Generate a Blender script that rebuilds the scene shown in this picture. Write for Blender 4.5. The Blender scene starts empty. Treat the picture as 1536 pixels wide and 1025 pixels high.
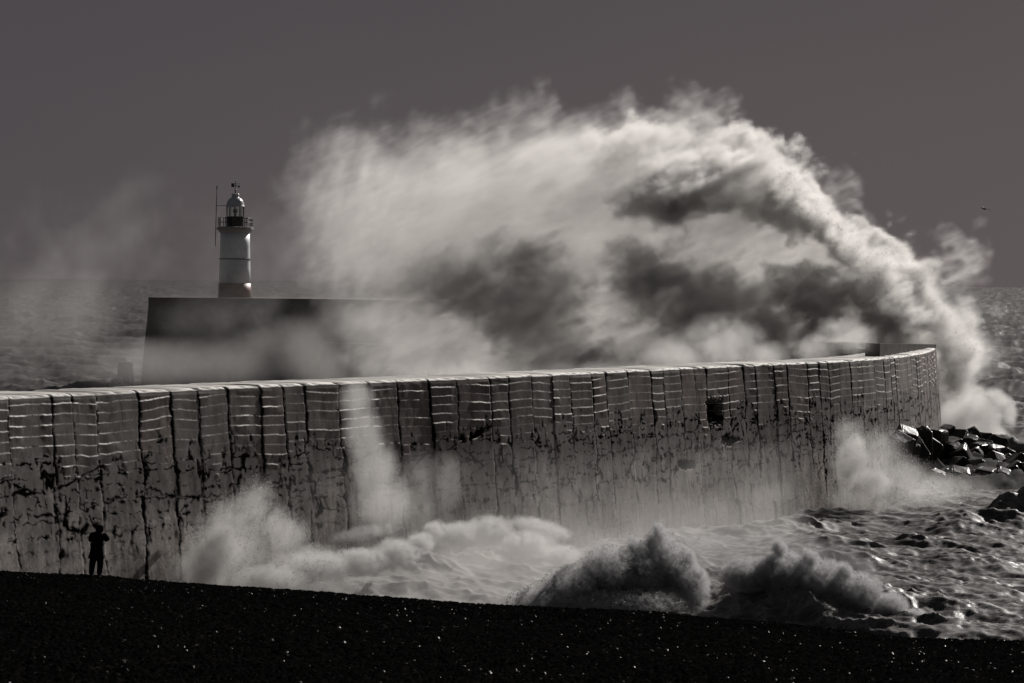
import bpy, bmesh, math, random, time
import numpy as np
from mathutils import Matrix, Vector

T0 = time.time()
scene = bpy.context.scene
COL = scene.collection
random.seed(7)

# ------------------------------------------------------------------ camera
F, CX, CY = 4900.0, 768.0, 512.5            # focal length in photo pixels, photo centre
PITCH, ROLL, CAMZ = math.atan(92 / F), math.radians(0.5), 13.0
fw = Vector((0, math.cos(PITCH), -math.sin(PITCH)))
r0 = Vector((1, 0, 0)); u0 = r0.cross(fw)
rt = r0 * math.cos(ROLL) + u0 * math.sin(ROLL); up = rt.cross(fw)
cam = bpy.data.objects.new('camera', bpy.data.cameras.new('camera')); COL.objects.link(cam)
M = Matrix((rt, up, -fw)).transposed().to_4x4(); M.translation = (0, 0, CAMZ); cam.matrix_world = M
cam.data.lens = 36 * F / 1536; cam.data.clip_start = 0.5; cam.data.clip_end = 30000
scene.camera = cam


def W(x, y, D):
    d = fw + rt * ((x - CX) / F) - up * ((y - CY) / F)
    return Vector((0, 0, CAMZ)) + d * (D / d.y)


def hor(x):
    return 413.8 + 0.0087 * x


# ------------------------------------------------------------------ helpers
def tag(o, label=None, cat=None, group=None, kind=None):
    if label: o['label'] = label
    if cat: o['category'] = cat
    if group: o['group'] = group
    if kind: o['kind'] = kind
    return o


def empty(name, loc, label, cat, group=None):
    o = bpy.data.objects.new(name, None); COL.objects.link(o); o.location = loc
    o.empty_display_size = 0.3
    return tag(o, label, cat, group)


def link(name, me, mat=None, parent=None):
    o = bpy.data.objects.new(name, me); COL.objects.link(o)
    if mat: me.materials.append(mat)
    if parent: o.parent = parent
    return o


def bm_obj(name, bm, mat=None, parent=None, smooth=False):
    me = bpy.data.meshes.new(name); bm.normal_update(); bm.to_mesh(me); bm.free()
    if smooth:
        me.polygons.foreach_set('use_smooth', [True] * len(me.polygons))
    return link(name, me, mat, parent)


def grid_mesh(name, P, smooth=True, flip=False):
    """mesh from an (n, m, 3) array of points"""
    n, m = P.shape[:2]
    me = bpy.data.meshes.new(name)
    me.vertices.add(n * m); me.vertices.foreach_set('co', P.reshape(-1).astype(np.float32))
    i = (np.arange(n - 1)[:, None] * m + np.arange(m - 1)[None, :]).ravel()
    q = np.stack([i, i + 1, i + m + 1, i + m], 1)
    if flip: q = q[:, ::-1]
    me.loops.add(q.size); me.loops.foreach_set('vertex_index', q.ravel().astype(np.int32))
    me.polygons.add(len(q)); me.polygons.foreach_set('loop_start', (np.arange(len(q)) * 4).astype(np.int32))
    if smooth: me.polygons.foreach_set('use_smooth', np.ones(len(q), bool))
    me.update(calc_edges=True); me.validate()
    return me


def attr(me, name, a):
    t = me.attributes.new(name, 'FLOAT', 'POINT'); t.data.foreach_set('value', np.ascontiguousarray(a, dtype=np.float32).ravel())


def sm(a, b, x):
    t = np.clip((x - a) / (b - a), 0, 1); return t * t * (3 - 2 * t)


def fft2(shape, vox, lo, hi, slope=2.5, seed=0, stretch=(1, 1)):
    rng = np.random.default_rng(seed)
    k0 = np.fft.fftfreq(shape[0], vox[0])[:, None] * stretch[0]; k1 = np.fft.rfftfreq(shape[1], vox[1])[None, :] * stretch[1]
    kk = np.sqrt(k0 ** 2 + k1 ** 2) + 1e-6
    amp = kk ** (-slope / 2) * np.exp(-(1 / (kk * lo)) ** 4) * np.exp(-(kk * hi) ** 2)
    n = np.fft.irfft2(np.fft.rfft2(rng.standard_normal(shape)) * amp, s=shape).astype(np.float32)
    return n / n.std()


def fft3(shape, vox, lo, hi, slope=11 / 3, seed=0, A=None):
    """random field with features between hi and lo metres; A: 3x3 matrix on the wave vector (streaks)"""
    rng = np.random.default_rng(seed)
    kx = np.fft.fftfreq(shape[0], vox).astype(np.float32)[:, None, None]
    ky = np.fft.fftfreq(shape[1], vox).astype(np.float32)[None, :, None]
    kz = np.fft.rfftfreq(shape[2], vox).astype(np.float32)[None, None, :]
    if A is None: A = np.eye(3)
    kk = np.float32(1e-9)
    for rw in A:
        kk = kk + (kx * np.float32(rw[0]) + ky * np.float32(rw[1]) + kz * np.float32(rw[2])) ** 2
    kk = np.sqrt(kk)
    amp = (kk ** np.float32(-slope / 2)) * np.exp(-(1 / (kk * lo + 1e-6)) ** 4) * np.exp(-(kk * hi) ** 2)
    sp = np.fft.rfftn(rng.standard_normal(shape, dtype=np.float32))
    n = np.fft.irfftn(sp * amp, s=shape).astype(np.float32)
    return n / n.std()


def streak(direction, k):
    """wave-vector matrix for noise stretched k times along direction"""
    d = np.array(direction, float); d /= np.linalg.norm(d)
    return np.eye(3) + (k - 1) * np.outer(d, d)


# ------------------------------------------------------------------ materials
def new_mat(name):
    m = bpy.data.materials.new(name); m.use_nodes = True; nt = m.node_tree
    return m, nt, nt.nodes['Principled BSDF']


def nd(nt, t, **kw):
    n = nt.nodes.new(t)
    for k, v in kw.items(): setattr(n, k, v)
    return n


def noise(nt, scale, detail=4, rough=0.6, vec=None):
    n = nd(nt, 'ShaderNodeTexNoise'); n.inputs['Scale'].default_value = scale
    n.inputs['Detail'].default_value = detail; n.inputs['Roughness'].default_value = rough
    if vec is None:
        tc = nd(nt, 'ShaderNodeTexCoord'); vec = tc.outputs['Object']
    nt.links.new(vec, n.inputs['Vector']); return n


def ramp(nt, src, p0, c0, p1, c1):
    r = nd(nt, 'ShaderNodeValToRGB'); e = r.color_ramp.elements
    e[0].position = p0; e[0].color = (*c0, 1); e[1].position = p1; e[1].color = (*c1, 1)
    nt.links.new(src, r.inputs[0]); return r


def simple(name, c0, c1, scale, rough=0.6, bump=0.0, metal=0.0, spec=0.5):
    m, nt, p = new_mat(name)
    n = noise(nt, scale, 5); r = ramp(nt, n.outputs[0], .3, c0, .7, c1)
    nt.links.new(r.outputs[0], p.inputs['Base Color'])
    p.inputs['Roughness'].default_value = rough; p.inputs['Metallic'].default_value = metal
    p.inputs['Specular IOR Level'].default_value = spec
    if bump:
        b = nd(nt, 'ShaderNodeBump'); b.inputs['Strength'].default_value = bump; b.inputs['Distance'].default_value = .03
        n2 = noise(nt, scale * 4, 6); nt.links.new(n2.outputs[0], b.inputs['Height']); nt.links.new(b.outputs[0], p.inputs['Normal'])
    return m


def vol_mat(name, color, density, aniso):
    m = bpy.data.materials.new(name); m.use_nodes = True; nt = m.node_tree; nt.nodes.clear()
    o = nd(nt, 'ShaderNodeOutputMaterial'); p = nd(nt, 'ShaderNodeVolumePrincipled')
    p.inputs['Color'].default_value = (*color, 1); p.inputs['Density'].default_value = density; p.inputs['Anisotropy'].default_value = aniso
    nt.links.new(p.outputs[0], o.inputs['Volume']); return m


# wall concrete: wear, painted ledge glints and foam film come from per-vertex attributes
def wall_material():
    m, nt, p = new_mat('wet_concrete')
    L = nt.links
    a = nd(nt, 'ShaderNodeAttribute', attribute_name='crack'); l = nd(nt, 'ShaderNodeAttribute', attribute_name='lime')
    s = nd(nt, 'ShaderNodeAttribute', attribute_name='stain')
    n = noise(nt, 1.2, 6, .65); r = ramp(nt, n.outputs[0], .25, WALL_C0, .75, WALL_C1)
    mul = nd(nt, 'ShaderNodeMix', data_type='RGBA', blend_type='MULTIPLY'); mul.inputs[0].default_value = 1
    L.new(r.outputs[0], mul.inputs[6]); L.new(s.outputs['Color'], mul.inputs[7])
    k = nd(nt, 'ShaderNodeMix', data_type='RGBA'); L.new(a.outputs['Fac'], k.inputs[0]); L.new(mul.outputs[2], k.inputs[6]); k.inputs[7].default_value = (.003, .0028, .0026, 1)
    li = nd(nt, 'ShaderNodeMix', data_type='RGBA'); L.new(l.outputs['Fac'], li.inputs[0]); L.new(k.outputs[2], li.inputs[6]); li.inputs[7].default_value = (.80, .78, .74, 1)  # pale albedo for painted glints and the foam film on top
    L.new(li.outputs[2], p.inputs['Base Color'])
    p.inputs['Roughness'].default_value = .62; sv = nd(nt, 'ShaderNodeMapRange'); L.new(a.outputs['Fac'], sv.inputs[0]); sv.inputs[3].default_value = .12; sv.inputs[4].default_value = 0; L.new(sv.outputs[0], p.inputs['Specular IOR Level'])
    b = nd(nt, 'ShaderNodeBump'); b.inputs['Strength'].default_value = .3; b.inputs['Distance'].default_value = .006
    n2 = noise(nt, 7, 8, .7); L.new(n2.outputs[0], b.inputs['Height']); L.new(b.outputs[0], p.inputs['Normal'])
    return m


WALL_C0, WALL_C1 = (.15, .135, .126), (.215, .196, .184)
M_WALL = wall_material()
M_PIER = simple('pier_concrete', (.10, .092, .086), (.17, .155, .146), .6, .7, .4, 0, .15)
M_DARKCON = simple('dark_concrete', (.035, .031, .028), (.08, .072, .066), .9, .7, .4, 0, .05)  # parapet concrete, a darker tone than the pier
M_WHITE = simple('white_paint', (.60, .615, .64), (.76, .775, .80), 1.2, .5, .1)
M_RED = simple('red_paint', (.13, .06, .045), (.20, .085, .065), 2, .5, .1)
M_DARK = simple('dark_metal', (.02, .02, .02), (.05, .045, .04), 6, .45)
M_BAND = simple('black_paint', (.03, .03, .03), (.06, .055, .05), 6, .5)
M_STONE = simple('gallery_stone', (.28, .26, .24), (.4, .38, .35), 3, .6, .2)
M_DOME = simple('dome_paint', (.5, .51, .52), (.68, .69, .70), 2, .25)
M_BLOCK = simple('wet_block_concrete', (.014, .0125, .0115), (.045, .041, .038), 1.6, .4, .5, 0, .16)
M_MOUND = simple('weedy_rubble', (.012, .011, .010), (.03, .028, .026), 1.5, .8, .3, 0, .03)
M_CLOTH = simple('black_cloth', (.006, .006, .006), (.014, .013, .013), 8, .9, spec=.1)
M_SKIN = simple('skin', (.12, .075, .055), (.17, .105, .08), 8, .6, spec=.2)
M_BIRD = simple('gull_feathers', (.05, .05, .05), (.12, .12, .12), 20, .8)
M_POST = simple('pale_timber', (.42, .40, .37), (.6, .58, .54), 8, .7)
mg, ntg, pg = new_mat('lantern_glass')
pg.inputs['Base Color'].default_value = (.85, .9, .88, 1); pg.inputs['Roughness'].default_value = .05
pg.inputs['Alpha'].default_value = .28
M_GLASS = mg

# ------------------------------------------------------------------ light and sky
AZ, EL = math.radians(31.5), math.radians(31)
sd = Vector((math.sin(AZ) * math.cos(EL), math.cos(AZ) * math.cos(EL), math.sin(EL)))
sun = bpy.data.objects.new('sun', bpy.data.lights.new('sun', 'SUN')); COL.objects.link(sun)
sun.location = sd * 300; sun.rotation_euler = sd.to_track_quat('Z', 'Y').to_euler()
sun.data.energy = 5.0; sun.data.angle = math.radians(.5); sun.data.color = (1.0, .955, .91)
w = bpy.data.worlds.new('World'); scene.world = w; w.use_nodes = True
nt = w.node_tree; bg = nt.nodes['Background']; bg.inputs['Strength'].default_value = .1
sky = nd(nt, 'ShaderNodeTexSky'); sky.sky_type = 'NISHITA'; sky.sun_disc = False
sky.sun_elevation = EL; sky.sun_rotation = AZ; sky.dust_density = 4
hs = nd(nt, 'ShaderNodeHueSaturation'); hs.inputs['Saturation'].default_value = .35; hs.inputs['Value'].default_value = .16
nt.links.new(sky.outputs[0], hs.inputs['Color'])
# storm bank ahead over the sea, thinner brighter cloud behind the camera
tc = nd(nt, 'ShaderNodeTexCoord'); mp = nd(nt, 'ShaderNodeMapping'); mp.inputs['Scale'].default_value = (1, 1, 3)
nt.links.new(tc.outputs['Generated'], mp.inputs[0])
sp = nd(nt, 'ShaderNodeSeparateXYZ'); nt.links.new(tc.outputs['Generated'], sp.inputs[0])
cn = noise(nt, 5.0, 4, .5, mp.outputs[0])
xm = nd(nt, 'ShaderNodeMapRange'); nt.links.new(sp.outputs[0], xm.inputs[0]); xm.inputs[1].default_value = -.2; xm.inputs[2].default_value = .18
zm = nd(nt, 'ShaderNodeMapRange'); nt.links.new(sp.outputs[2], zm.inputs[0]); zm.inputs[1].default_value = .10; zm.inputs[2].default_value = -.02
am = nd(nt, 'ShaderNodeMath', operation='ADD'); nt.links.new(xm.outputs[0], am.inputs[0]); nt.links.new(zm.outputs[0], am.inputs[1])
bm_ = nd(nt, 'ShaderNodeMath', operation='MULTIPLY_ADD'); nt.links.new(cn.outputs[0], bm_.inputs[0]); bm_.inputs[1].default_value = .5; nt.links.new(am.outputs[0], bm_.inputs[2])
dv = nd(nt, 'ShaderNodeMath', operation='MULTIPLY'); nt.links.new(bm_.outputs[0], dv.inputs[0]); dv.inputs[1].default_value = .4
cr = ramp(nt, dv.outputs[0], .05, (.63, .572, .645), .95, (1.25, 1.05, 1.04))
fr = nd(nt, 'ShaderNodeMapRange', interpolation_type='SMOOTHSTEP'); nt.links.new(sp.outputs[1], fr.inputs[0]); fr.inputs[1].default_value = .75; fr.inputs[2].default_value = .1
mxs = nd(nt, 'ShaderNodeMix', data_type='RGBA'); nt.links.new(fr.outputs[0], mxs.inputs[0]); nt.links.new(cr.outputs[0], mxs.inputs[6]); nt.links.new(hs.outputs[0], mxs.inputs[7])
nt.links.new(mxs.outputs[2], bg.inputs['Color'])

# ------------------------------------------------------------------ breakwater
def spline(pts, step):
    P = np.array(pts, float); n = len(P)
    T = np.zeros_like(P); T[1:-1] = (P[2:] - P[:-2]); T[0] = P[1] - P[0]; T[-1] = P[-1] - P[-2]
    ch = np.linalg.norm(np.diff(P, axis=0), axis=1)
    out = []
    for i in range(n - 1):
        t = np.linspace(0, 1, 60, endpoint=False)[:, None]
        ta = T[i] / max(1e-9, np.linalg.norm(T[i])) * ch[i]; tb = T[i + 1] / max(1e-9, np.linalg.norm(T[i + 1])) * ch[i]
        out.append((2 * t ** 3 - 3 * t ** 2 + 1) * P[i] + (t ** 3 - 2 * t ** 2 + t) * ta + (-2 * t ** 3 + 3 * t ** 2) * P[i + 1] + (t ** 3 - t ** 2) * tb)
    out.append(P[-1:]); Q = np.concatenate(out)
    s = np.concatenate([[0], np.cumsum(np.linalg.norm(np.diff(Q, axis=0), axis=1))])
    S = np.arange(0, s[-1], step)
    return S, np.stack([np.interp(S, s, Q[:, k]) for k in range(2)], 1)


TOPZ = 8.4
lip = [(-190, 112.5), (-60, 118.2), (0, 121), (240, 130.5), (400, 137.2), (570, 144.6), (740, 152.5), (870, 160.0), (1000, 169.0), (1120, 178.0), (1200, 184.0), (1282, 191.5),
       (1334, 199), (1370, 208), (1392, 217.5), (1404, 230)]
LIP = [((W(x, 500, D)).x, D) for x, D in lip]
DS, DZ = .065, .04
S, PL = spline(LIP, DS)
TN = np.gradient(PL, axis=0); TN /= np.linalg.norm(TN, axis=1)[:, None]
NR = np.stack([TN[:, 1], -TN[:, 0]], 1)                      # towards the open sea and the camera
ZB = -1.6
ZU = np.arange(ZB, TOPZ + DZ, DZ)                              # even rows, on which the noise is made
Z = np.concatenate([np.arange(ZB, 5.0, .045), np.linspace(5.0, TOPZ, 190)]); nS, nZ = len(S), len(Z)


def rows_to(a):
    i = np.clip((Z - ZB) / DZ, 0, a.shape[1] - 1.001); k = i.astype(int); f_ = (i - k).astype(np.float32)
    return a[:, k] * (1 - f_) + a[:, k + 1] * f_


def voronoi(U, V, seed):
    """F1, F2-F1 and cell id of a jittered grid in units of one cell"""
    rng = np.random.default_rng(seed)
    nu, nv = int(U.max()) + 6, int(V.max() - min(0, V.min())) + 8
    JU, JV = rng.random((nu, nv)) * .9 + .05, rng.random((nu, nv)) * .9 + .05
    off = 3
    iu, iv = np.floor(U).astype(int), np.floor(V).astype(int)
    f1 = np.full(U.shape, 9., np.float32); f2 = f1.copy(); idx = np.zeros(U.shape, np.int64)
    for a in (-1, 0, 1):
        for b in (-1, 0, 1):
            cu, cv = np.clip(iu + a + 1, 0, nu - 1), np.clip(iv + b + off, 0, nv - 1)
            d = np.hypot(iu + a + JU[cu, cv] - U, iv + b + JV[cu, cv] - V).astype(np.float32)
            c = d < f1
            f2 = np.where(c, f1, np.minimum(f2, d)); idx = np.where(c, cu * nv + cv, idx); f1 = np.where(c, d, f1)
    return f1, f2 - f1, idx


def build_wall():
    rng = np.random.default_rng(11)
    SS, ZZ = np.meshgrid(S, Z, indexing='ij')
    sh = SS.shape; vx = (DS, DZ)
    fft_ = globals()['fft2']; fft2 = lambda shp, v, *q: rows_to(fft_((nS, len(ZU)), v, *q)) if shp == sh else fft_(shp, v, *q)
    nA = fft2(sh, vx, 6, .5, 2.6, 1, (.6, 1)); nB = fft2(sh, vx, 1.2, .12, 2.2, 2, (.55, 1)); nC = fft2(sh, vx, .5, .1, 1.6, 3, (.6, 1)); nD = fft2(sh, vx, 3, .3, 2.4, 4, (.5, 1))
    nV = fft2(sh, vx, 3, .12, 2.0, 5, (1, 7)); nV2 = fft2(sh, vx, 3, .12, 2.0, 51, (1, 6))
    nL = fft2(sh, vx, 8, .5, 2.2, 6, (1, .25))[:, :1]
    disp = nB * .0006 + nC * .0003
    crack = np.zeros(sh, np.float32); lime = np.zeros(sh, np.float32)
    # vertical construction joints and the panels between them
    js = [.6]
    while js[-1] < S[-1] - 1: js.append(js[-1] + rng.uniform(1.35, 2.9))
    js = np.array(js)
    warp = nA * .05 + nB * .02
    pid = np.searchsorted(js, S)[:, None] + np.zeros(sh, int)
    poff = rng.normal(0, .008, len(js) + 2); ptilt = rng.normal(0, .007, len(js) + 2)
    cen = np.concatenate([[0], (js[1:] + js[:-1]) / 2, [S[-1]] * 3])
    disp += poff[pid] + ptilt[pid] * (SS - cen[pid])
    zb = TOPZ - 2.55 - .35 * nL + .3 * nD * .6                 # where the smooth upper lift ends
    upper = sm(-.15, .15, ZZ - zb)
    for j in js:
        i0, i1 = max(0, int((j - 1.2) / DS)), min(nS, int((j + 1.2) / DS))
        wj = rng.choice([.045, .06, .08, .11]); deep = rng.uniform(.004, .018)
        d = np.abs(SS[i0:i1] - j + warp[i0:i1] * (1.0 + .8 * (1 - upper[i0:i1])))
        wid = wj * (1 + .5 * nD[i0:i1] * (1 - .6 * upper[i0:i1])) + .02
        if rng.random() < .16: wid = wid + .22 * sm(TOPZ - 1.0, TOPZ + .1, ZZ[i0:i1]) * rng.uniform(.4, 1)
        zlow = rng.uniform(-1, 3.5)
        wid = wid * sm(zlow - .8, zlow + .8, ZZ[i0:i1] + nB[i0:i1] * .3)
        c = sm(1.0, .45, d / np.maximum(wid, 1e-3)) * (wid > .012)
        crack[i0:i1] = np.maximum(crack[i0:i1], c); disp[i0:i1] -= c * deep
    # formwork ledges of the upper lift, their wet glints painted as pale colour
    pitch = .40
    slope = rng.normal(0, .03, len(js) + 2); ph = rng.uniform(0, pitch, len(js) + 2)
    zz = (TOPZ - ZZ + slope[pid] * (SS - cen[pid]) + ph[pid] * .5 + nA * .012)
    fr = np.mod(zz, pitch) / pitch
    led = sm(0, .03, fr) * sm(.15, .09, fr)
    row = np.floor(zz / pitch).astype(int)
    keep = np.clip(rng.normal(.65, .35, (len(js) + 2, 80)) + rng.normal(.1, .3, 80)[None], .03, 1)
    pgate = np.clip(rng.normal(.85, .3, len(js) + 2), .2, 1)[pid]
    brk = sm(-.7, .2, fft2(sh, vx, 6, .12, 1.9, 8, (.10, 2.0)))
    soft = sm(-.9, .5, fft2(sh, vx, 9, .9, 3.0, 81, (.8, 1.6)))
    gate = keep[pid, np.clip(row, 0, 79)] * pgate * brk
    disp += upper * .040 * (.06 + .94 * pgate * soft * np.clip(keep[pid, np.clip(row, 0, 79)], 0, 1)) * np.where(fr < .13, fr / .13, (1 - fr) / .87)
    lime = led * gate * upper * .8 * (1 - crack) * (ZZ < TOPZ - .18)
    # the broken lower lifts: a network of washed-out joints
    low = 1 - upper
    nW = fft2(sh, vx, 2.5, .45, 3.2, 7, (.6, 1)); wu, wv = nA * .05 + nW * .012 + nC * .003, nA * .05 + nW * .025 + nC * .006
    _, e1, id1 = voronoi(SS / 4.2 + wu, (ZZ - ZB) / 1.15 + wv, 21)
    _, e2, id2 = voronoi(SS / 2.1 + wu * 1.2, (ZZ - ZB) / .58 + wv * 1.3, 22)
    thick = sm(-.4, 1.6, nD + .8 * np.exp(-((ZZ - zb + .7) / .9) ** 2) - .25 * sm(60, 110, SS) + .35 * sm(3, 5.5, ZZ) - .5 * sm(2.6, .6, ZZ))
    c1 = sm(1, .35, e1 / (.036 + .055 * thick * (1 + .2 * nB)).clip(.034)) * sm(-.9, -.3, nD + .5 * thick)
    c2 = sm(1, .35, e2 / (.03 + .055 * thick * (1 + .25 * nC)).clip(.03)) * sm(.7, 1.1, nA * .5 + 1.0 * thick + .15 * nD - .15)
    cc = np.maximum(c1, c2) * low
    # horizontal lift joints, offset from panel to panel, and short vertical splits between them
    for q, (pp, w0, g0) in enumerate(((1.12, .030, -.35), (.56, .018, .1))):
        po = rng.uniform(0, pp, len(js) + 2)[pid]
        hz = np.abs(np.mod(ZZ + po + nW * .03 + nB * .012 + ptilt[pid] * 3 * (SS - cen[pid]), pp) - pp / 2)
        gt = sm(g0, g0 + .3, fft2(sh, vx, 5, .4, 2.2, 60 + q, (.5, 1.5)) + .35 * thick - .1)
        cc = np.maximum(cc, sm(1, .4, hz / (w0 * 1.3 + .045 * thick * np.clip(.6 + nD + .3 * nB, 0, 3))) * gt * low)
    vs_ = np.abs(np.mod(SS + nA * .12 + nW * .06 + nB * .012, 1.37) - .68)
    gv = sm(.35, .7, fft2(sh, vx, 4, .4, 2.2, 66, (1, .7)) + .25 * thick)
    cc = np.maximum(cc, sm(1, .4, vs_ / (.05 + .035 * thick)) * gv * low)
    cc = cc * (1 - .62 * sm(3.4, 2.2, ZZ + .3 * nD))
    # missing lumps
    g = np.random.default_rng(5).random(id2.max() + 2); hole = (g[id2] < .006) * sm(.02, .18, e2) * low * sm(1.8, 3.2, ZZ)
    hx, hz = None, None
    disp -= hole * .05
    crack = np.maximum(crack, np.maximum(cc, hole))
    cellu = np.random.default_rng(6).normal(0, .004, id1.max() + 2)[id1]
    disp += low * cellu
    # glints on the lower lips of the cavities, painted in pale colour
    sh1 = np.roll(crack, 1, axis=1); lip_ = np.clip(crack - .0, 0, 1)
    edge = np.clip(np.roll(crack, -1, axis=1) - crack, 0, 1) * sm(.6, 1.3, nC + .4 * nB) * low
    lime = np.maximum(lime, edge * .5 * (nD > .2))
    disp *= 1 - .75 * sm(TOPZ - .16, TOPZ - .03, ZZ)
    # big hole in the face
    k = int(np.argmin(np.abs(np.array([p[0] / p[1] for p in PL]) - (1068 - CX) / F)))
    hs_, hz_ = S[k], TOPZ - 2.35
    big = sm(1.0, .75, np.maximum(np.abs(SS - hs_ + nB * .1) / 1.05, np.abs(ZZ - hz_ + nB * .12) / .75))
    disp -= big * .5; crack = np.maximum(crack, big)
    rough = sm(2.6, .5, ZZ); disp += rough * nC * .001
    stain = np.clip(1 + .16 * nA + .10 * nV * sm(9, 2, ZZ) + .05 * nC, .45, 1.5) * (1 - .45 * sm(1.0, 2.2, nV2 * .8 + nA * .5))
    stain = stain * (1 - .18 * low * sm(-.5, .8, nD)) * (1 + .7 * sm(4.6, 2.2, ZZ + .3 * nD) * (1 + .2 * nC))
    red = (rng.random(len(js) + 2) < .2)[pid] * upper
    batter = .085 * (TOPZ - ZZ)
    P = np.zeros((*sh, 3), np.float32)
    off = batter + disp
    P[..., 0] = PL[:, None, 0] + NR[:, None, 0] * off; P[..., 1] = PL[:, None, 1] + NR[:, None, 1] * off; P[..., 2] = ZZ
    # lip, top and inner face
    cols = [P]; ex = [(crack, lime, stain)]
    prof = [(-.05, .05), (-.16, .09), (-.5, .10), (-1.2, .11), (-2.1, .10), (-3.0, .10), (-3.6, .06), (-3.75, -.1), (-3.8, -2.5), (-3.8, -10)]
    n1 = fft2((nS, 16), (DS, 1), 2, .15, 2, 9)[:, 0]; n2 = fft2((nS, 16), (DS, 1), 4, .3, 2, 10)[:, 0]
    topcrack = crack[:, -1]
    for q, (o, h) in enumerate(prof):
        A = np.zeros((nS, 1, 3), np.float32)
        oo = o + disp[:, -1] * (.9 if q < 2 else .1) + n2 * (.1 if 3 < q else .015)
        A[:, 0, 0] = PL[:, 0] + NR[:, 0] * oo; A[:, 0, 1] = PL[:, 1] + NR[:, 1] * oo
        A[:, 0, 2] = TOPZ + h + n1 * .012 + n2 * .014 - topcrack * (.10 if q < 2 else .03 if q < 4 else 0) * (n2 > .5)
        cols.append(A)
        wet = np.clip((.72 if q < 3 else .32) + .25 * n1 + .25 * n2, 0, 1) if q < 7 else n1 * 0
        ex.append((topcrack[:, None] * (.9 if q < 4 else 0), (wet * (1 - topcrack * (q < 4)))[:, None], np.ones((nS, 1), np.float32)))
    P = np.concatenate(cols, 1)
    me = grid_mesh('sea_wall_face', P, smooth=False, flip=True)
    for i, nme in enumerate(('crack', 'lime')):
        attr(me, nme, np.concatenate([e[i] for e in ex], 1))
    st = np.concatenate([e[2] for e in ex], 1).ravel()
    rd = np.concatenate([red.astype(np.float32), np.zeros((nS, len(prof)), np.float32)], 1).ravel()
    ca = me.attributes.new('stain', 'FLOAT_COLOR', 'POINT')
    c4 = np.stack([st * (1 + .05 * rd), st * (1 - .03 * rd), st * (1 - .04 * rd), np.ones_like(st)], 1).astype(np.float32)
    ca.data.foreach_set('color', c4.ravel())
    return me


bw = empty('breakwater', (LIP[4][0], LIP[4][1], 0), 'long curved sea wall of cracked wet concrete leading out to the lighthouse', 'breakwater')
Mi = Matrix.Translation(-bw.location)


def under(o, parent, Pm=None):
    o.parent = parent; o.matrix_parent_inverse = Matrix.Translation(-parent.location); return o


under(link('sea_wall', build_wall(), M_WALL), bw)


def strip(path, prof, step=.5):
    """sweep a closed-enough profile [(offset to the right of travel, z)] along a path"""
    s_, P_ = spline(path, step)
    T_ = np.gradient(P_, axis=0); T_ /= np.linalg.norm(T_, axis=1)[:, None]
    N_ = np.stack([T_[:, 1], -T_[:, 0]], 1)
    out = np.zeros((len(s_), len(prof), 3), np.float32)
    for i, (o, z) in enumerate(prof):
        zz = z(s_ / s_[-1]) if callable(z) else z
        out[:, i, 0] = P_[:, 0] + N_[:, 0] * o; out[:, i, 1] = P_[:, 1] + N_[:, 1] * o; out[:, i, 2] = zz
    return out


def closed_strip(name, path, prof, mat, parent, step=.5):
    A = strip(path, prof + [prof[0]], step); n, m = A.shape[:2]
    bm = bmesh.new()
    V = [[bm.verts.new(A[i, j]) for j in range(m - 1)] for i in range(n)]
    for i in range(n - 1):
        for j in range(m - 1):
            k = (j + 1) % (m - 1)
            bm.faces.new((V[i][j], V[i + 1][j], V[i + 1][k], V[i][k]))
    bm.faces.new(V[0]); bm.faces.new(list(reversed(V[-1])))
    bmesh.ops.recalc_face_normals(bm, faces=bm.faces)
    return under(bm_obj(name, bm, mat), parent)


tip = LIP[-1]
back = [tip, (tip[0] + .6, tip[1] + 9), (28.5, 262), (22, 292), (11, 330), (-3, 364), (-14, 384), (-30, 390), (-42.6, 391.5)]
rise = lambda t: TOPZ + (10.6 - TOPZ) * sm(.35, .6, t)
closed_strip('harbour_wall', back, [(.85, -1.6), (0, rise), (-5.5, rise), (-6.2, -1.6)], M_PIER, bw, 1.0)
closed_strip('promenade', back[4:-2], [(-5.8, -1.6), (-5.8, 5.6), (-9.5, 5.6), (-10, -1.6)], M_PIER, bw, 1.0)
# raised parapet along the back of the bend
px = lambda x, D: (W(x, 500, D).x, D)
closed_strip('parapet', [px(1309, 199.5), px(1330, 206), px(1352, 214.5), px(1374, 224), px(1392, 236), px(1396, 246)], [(.45, TOPZ), (.45, lambda t: TOPZ + .88 * (1 - t) + .04), (-.45, lambda t: TOPZ + .9 * (1 - t) + .05), (-.45, TOPZ - 3)], M_DARKCON, bw, .6)
# pier head with the inset parapet under the lighthouse
LD = 395.0
lx = W(352, 447, LD).x
bm = bmesh.new()
base = []
for (x, y) in ((-43.2, 388), (-10, 384), (-8, 402), (-40, 404), (-43.5, 400)):
    base.append((x, y))
zt = 9.85
lo_ = [bm.verts.new((x - (1.0 if x < -30 else 0), y - (.9 if y < 390 else 0), -2)) for x, y in base]
hi_ = [bm.verts.new((x, y, zt)) for x, y in base]
n = len(base)
for i in range(n):
    bm.faces.new((lo_[i], lo_[(i + 1) % n], hi_[(i + 1) % n], hi_[i]))
bm.faces.new(hi_)
bmesh.ops.recalc_face_normals(bm, faces=bm.faces)
under(bm_obj('pier_head', bm, M_PIER), bw)
bm = bmesh.new()
pts = [(-42.7, 388.6), (-10.6, 384.6), (-8.8, 401), (-39.5, 403), (-42.8, 399.5)]
a_ = [bm.verts.new((x, y, zt)) for x, y in pts]; b_ = [bm.verts.new((x, y, 10.6)) for x, y in pts]
for i in range(5): bm.faces.new((a_[i], a_[(i + 1) % 5], b_[(i + 1) % 5], b_[i]))
bm.faces.new(b_); bmesh.ops.recalc_face_normals(bm, faces=bm.faces)
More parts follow.
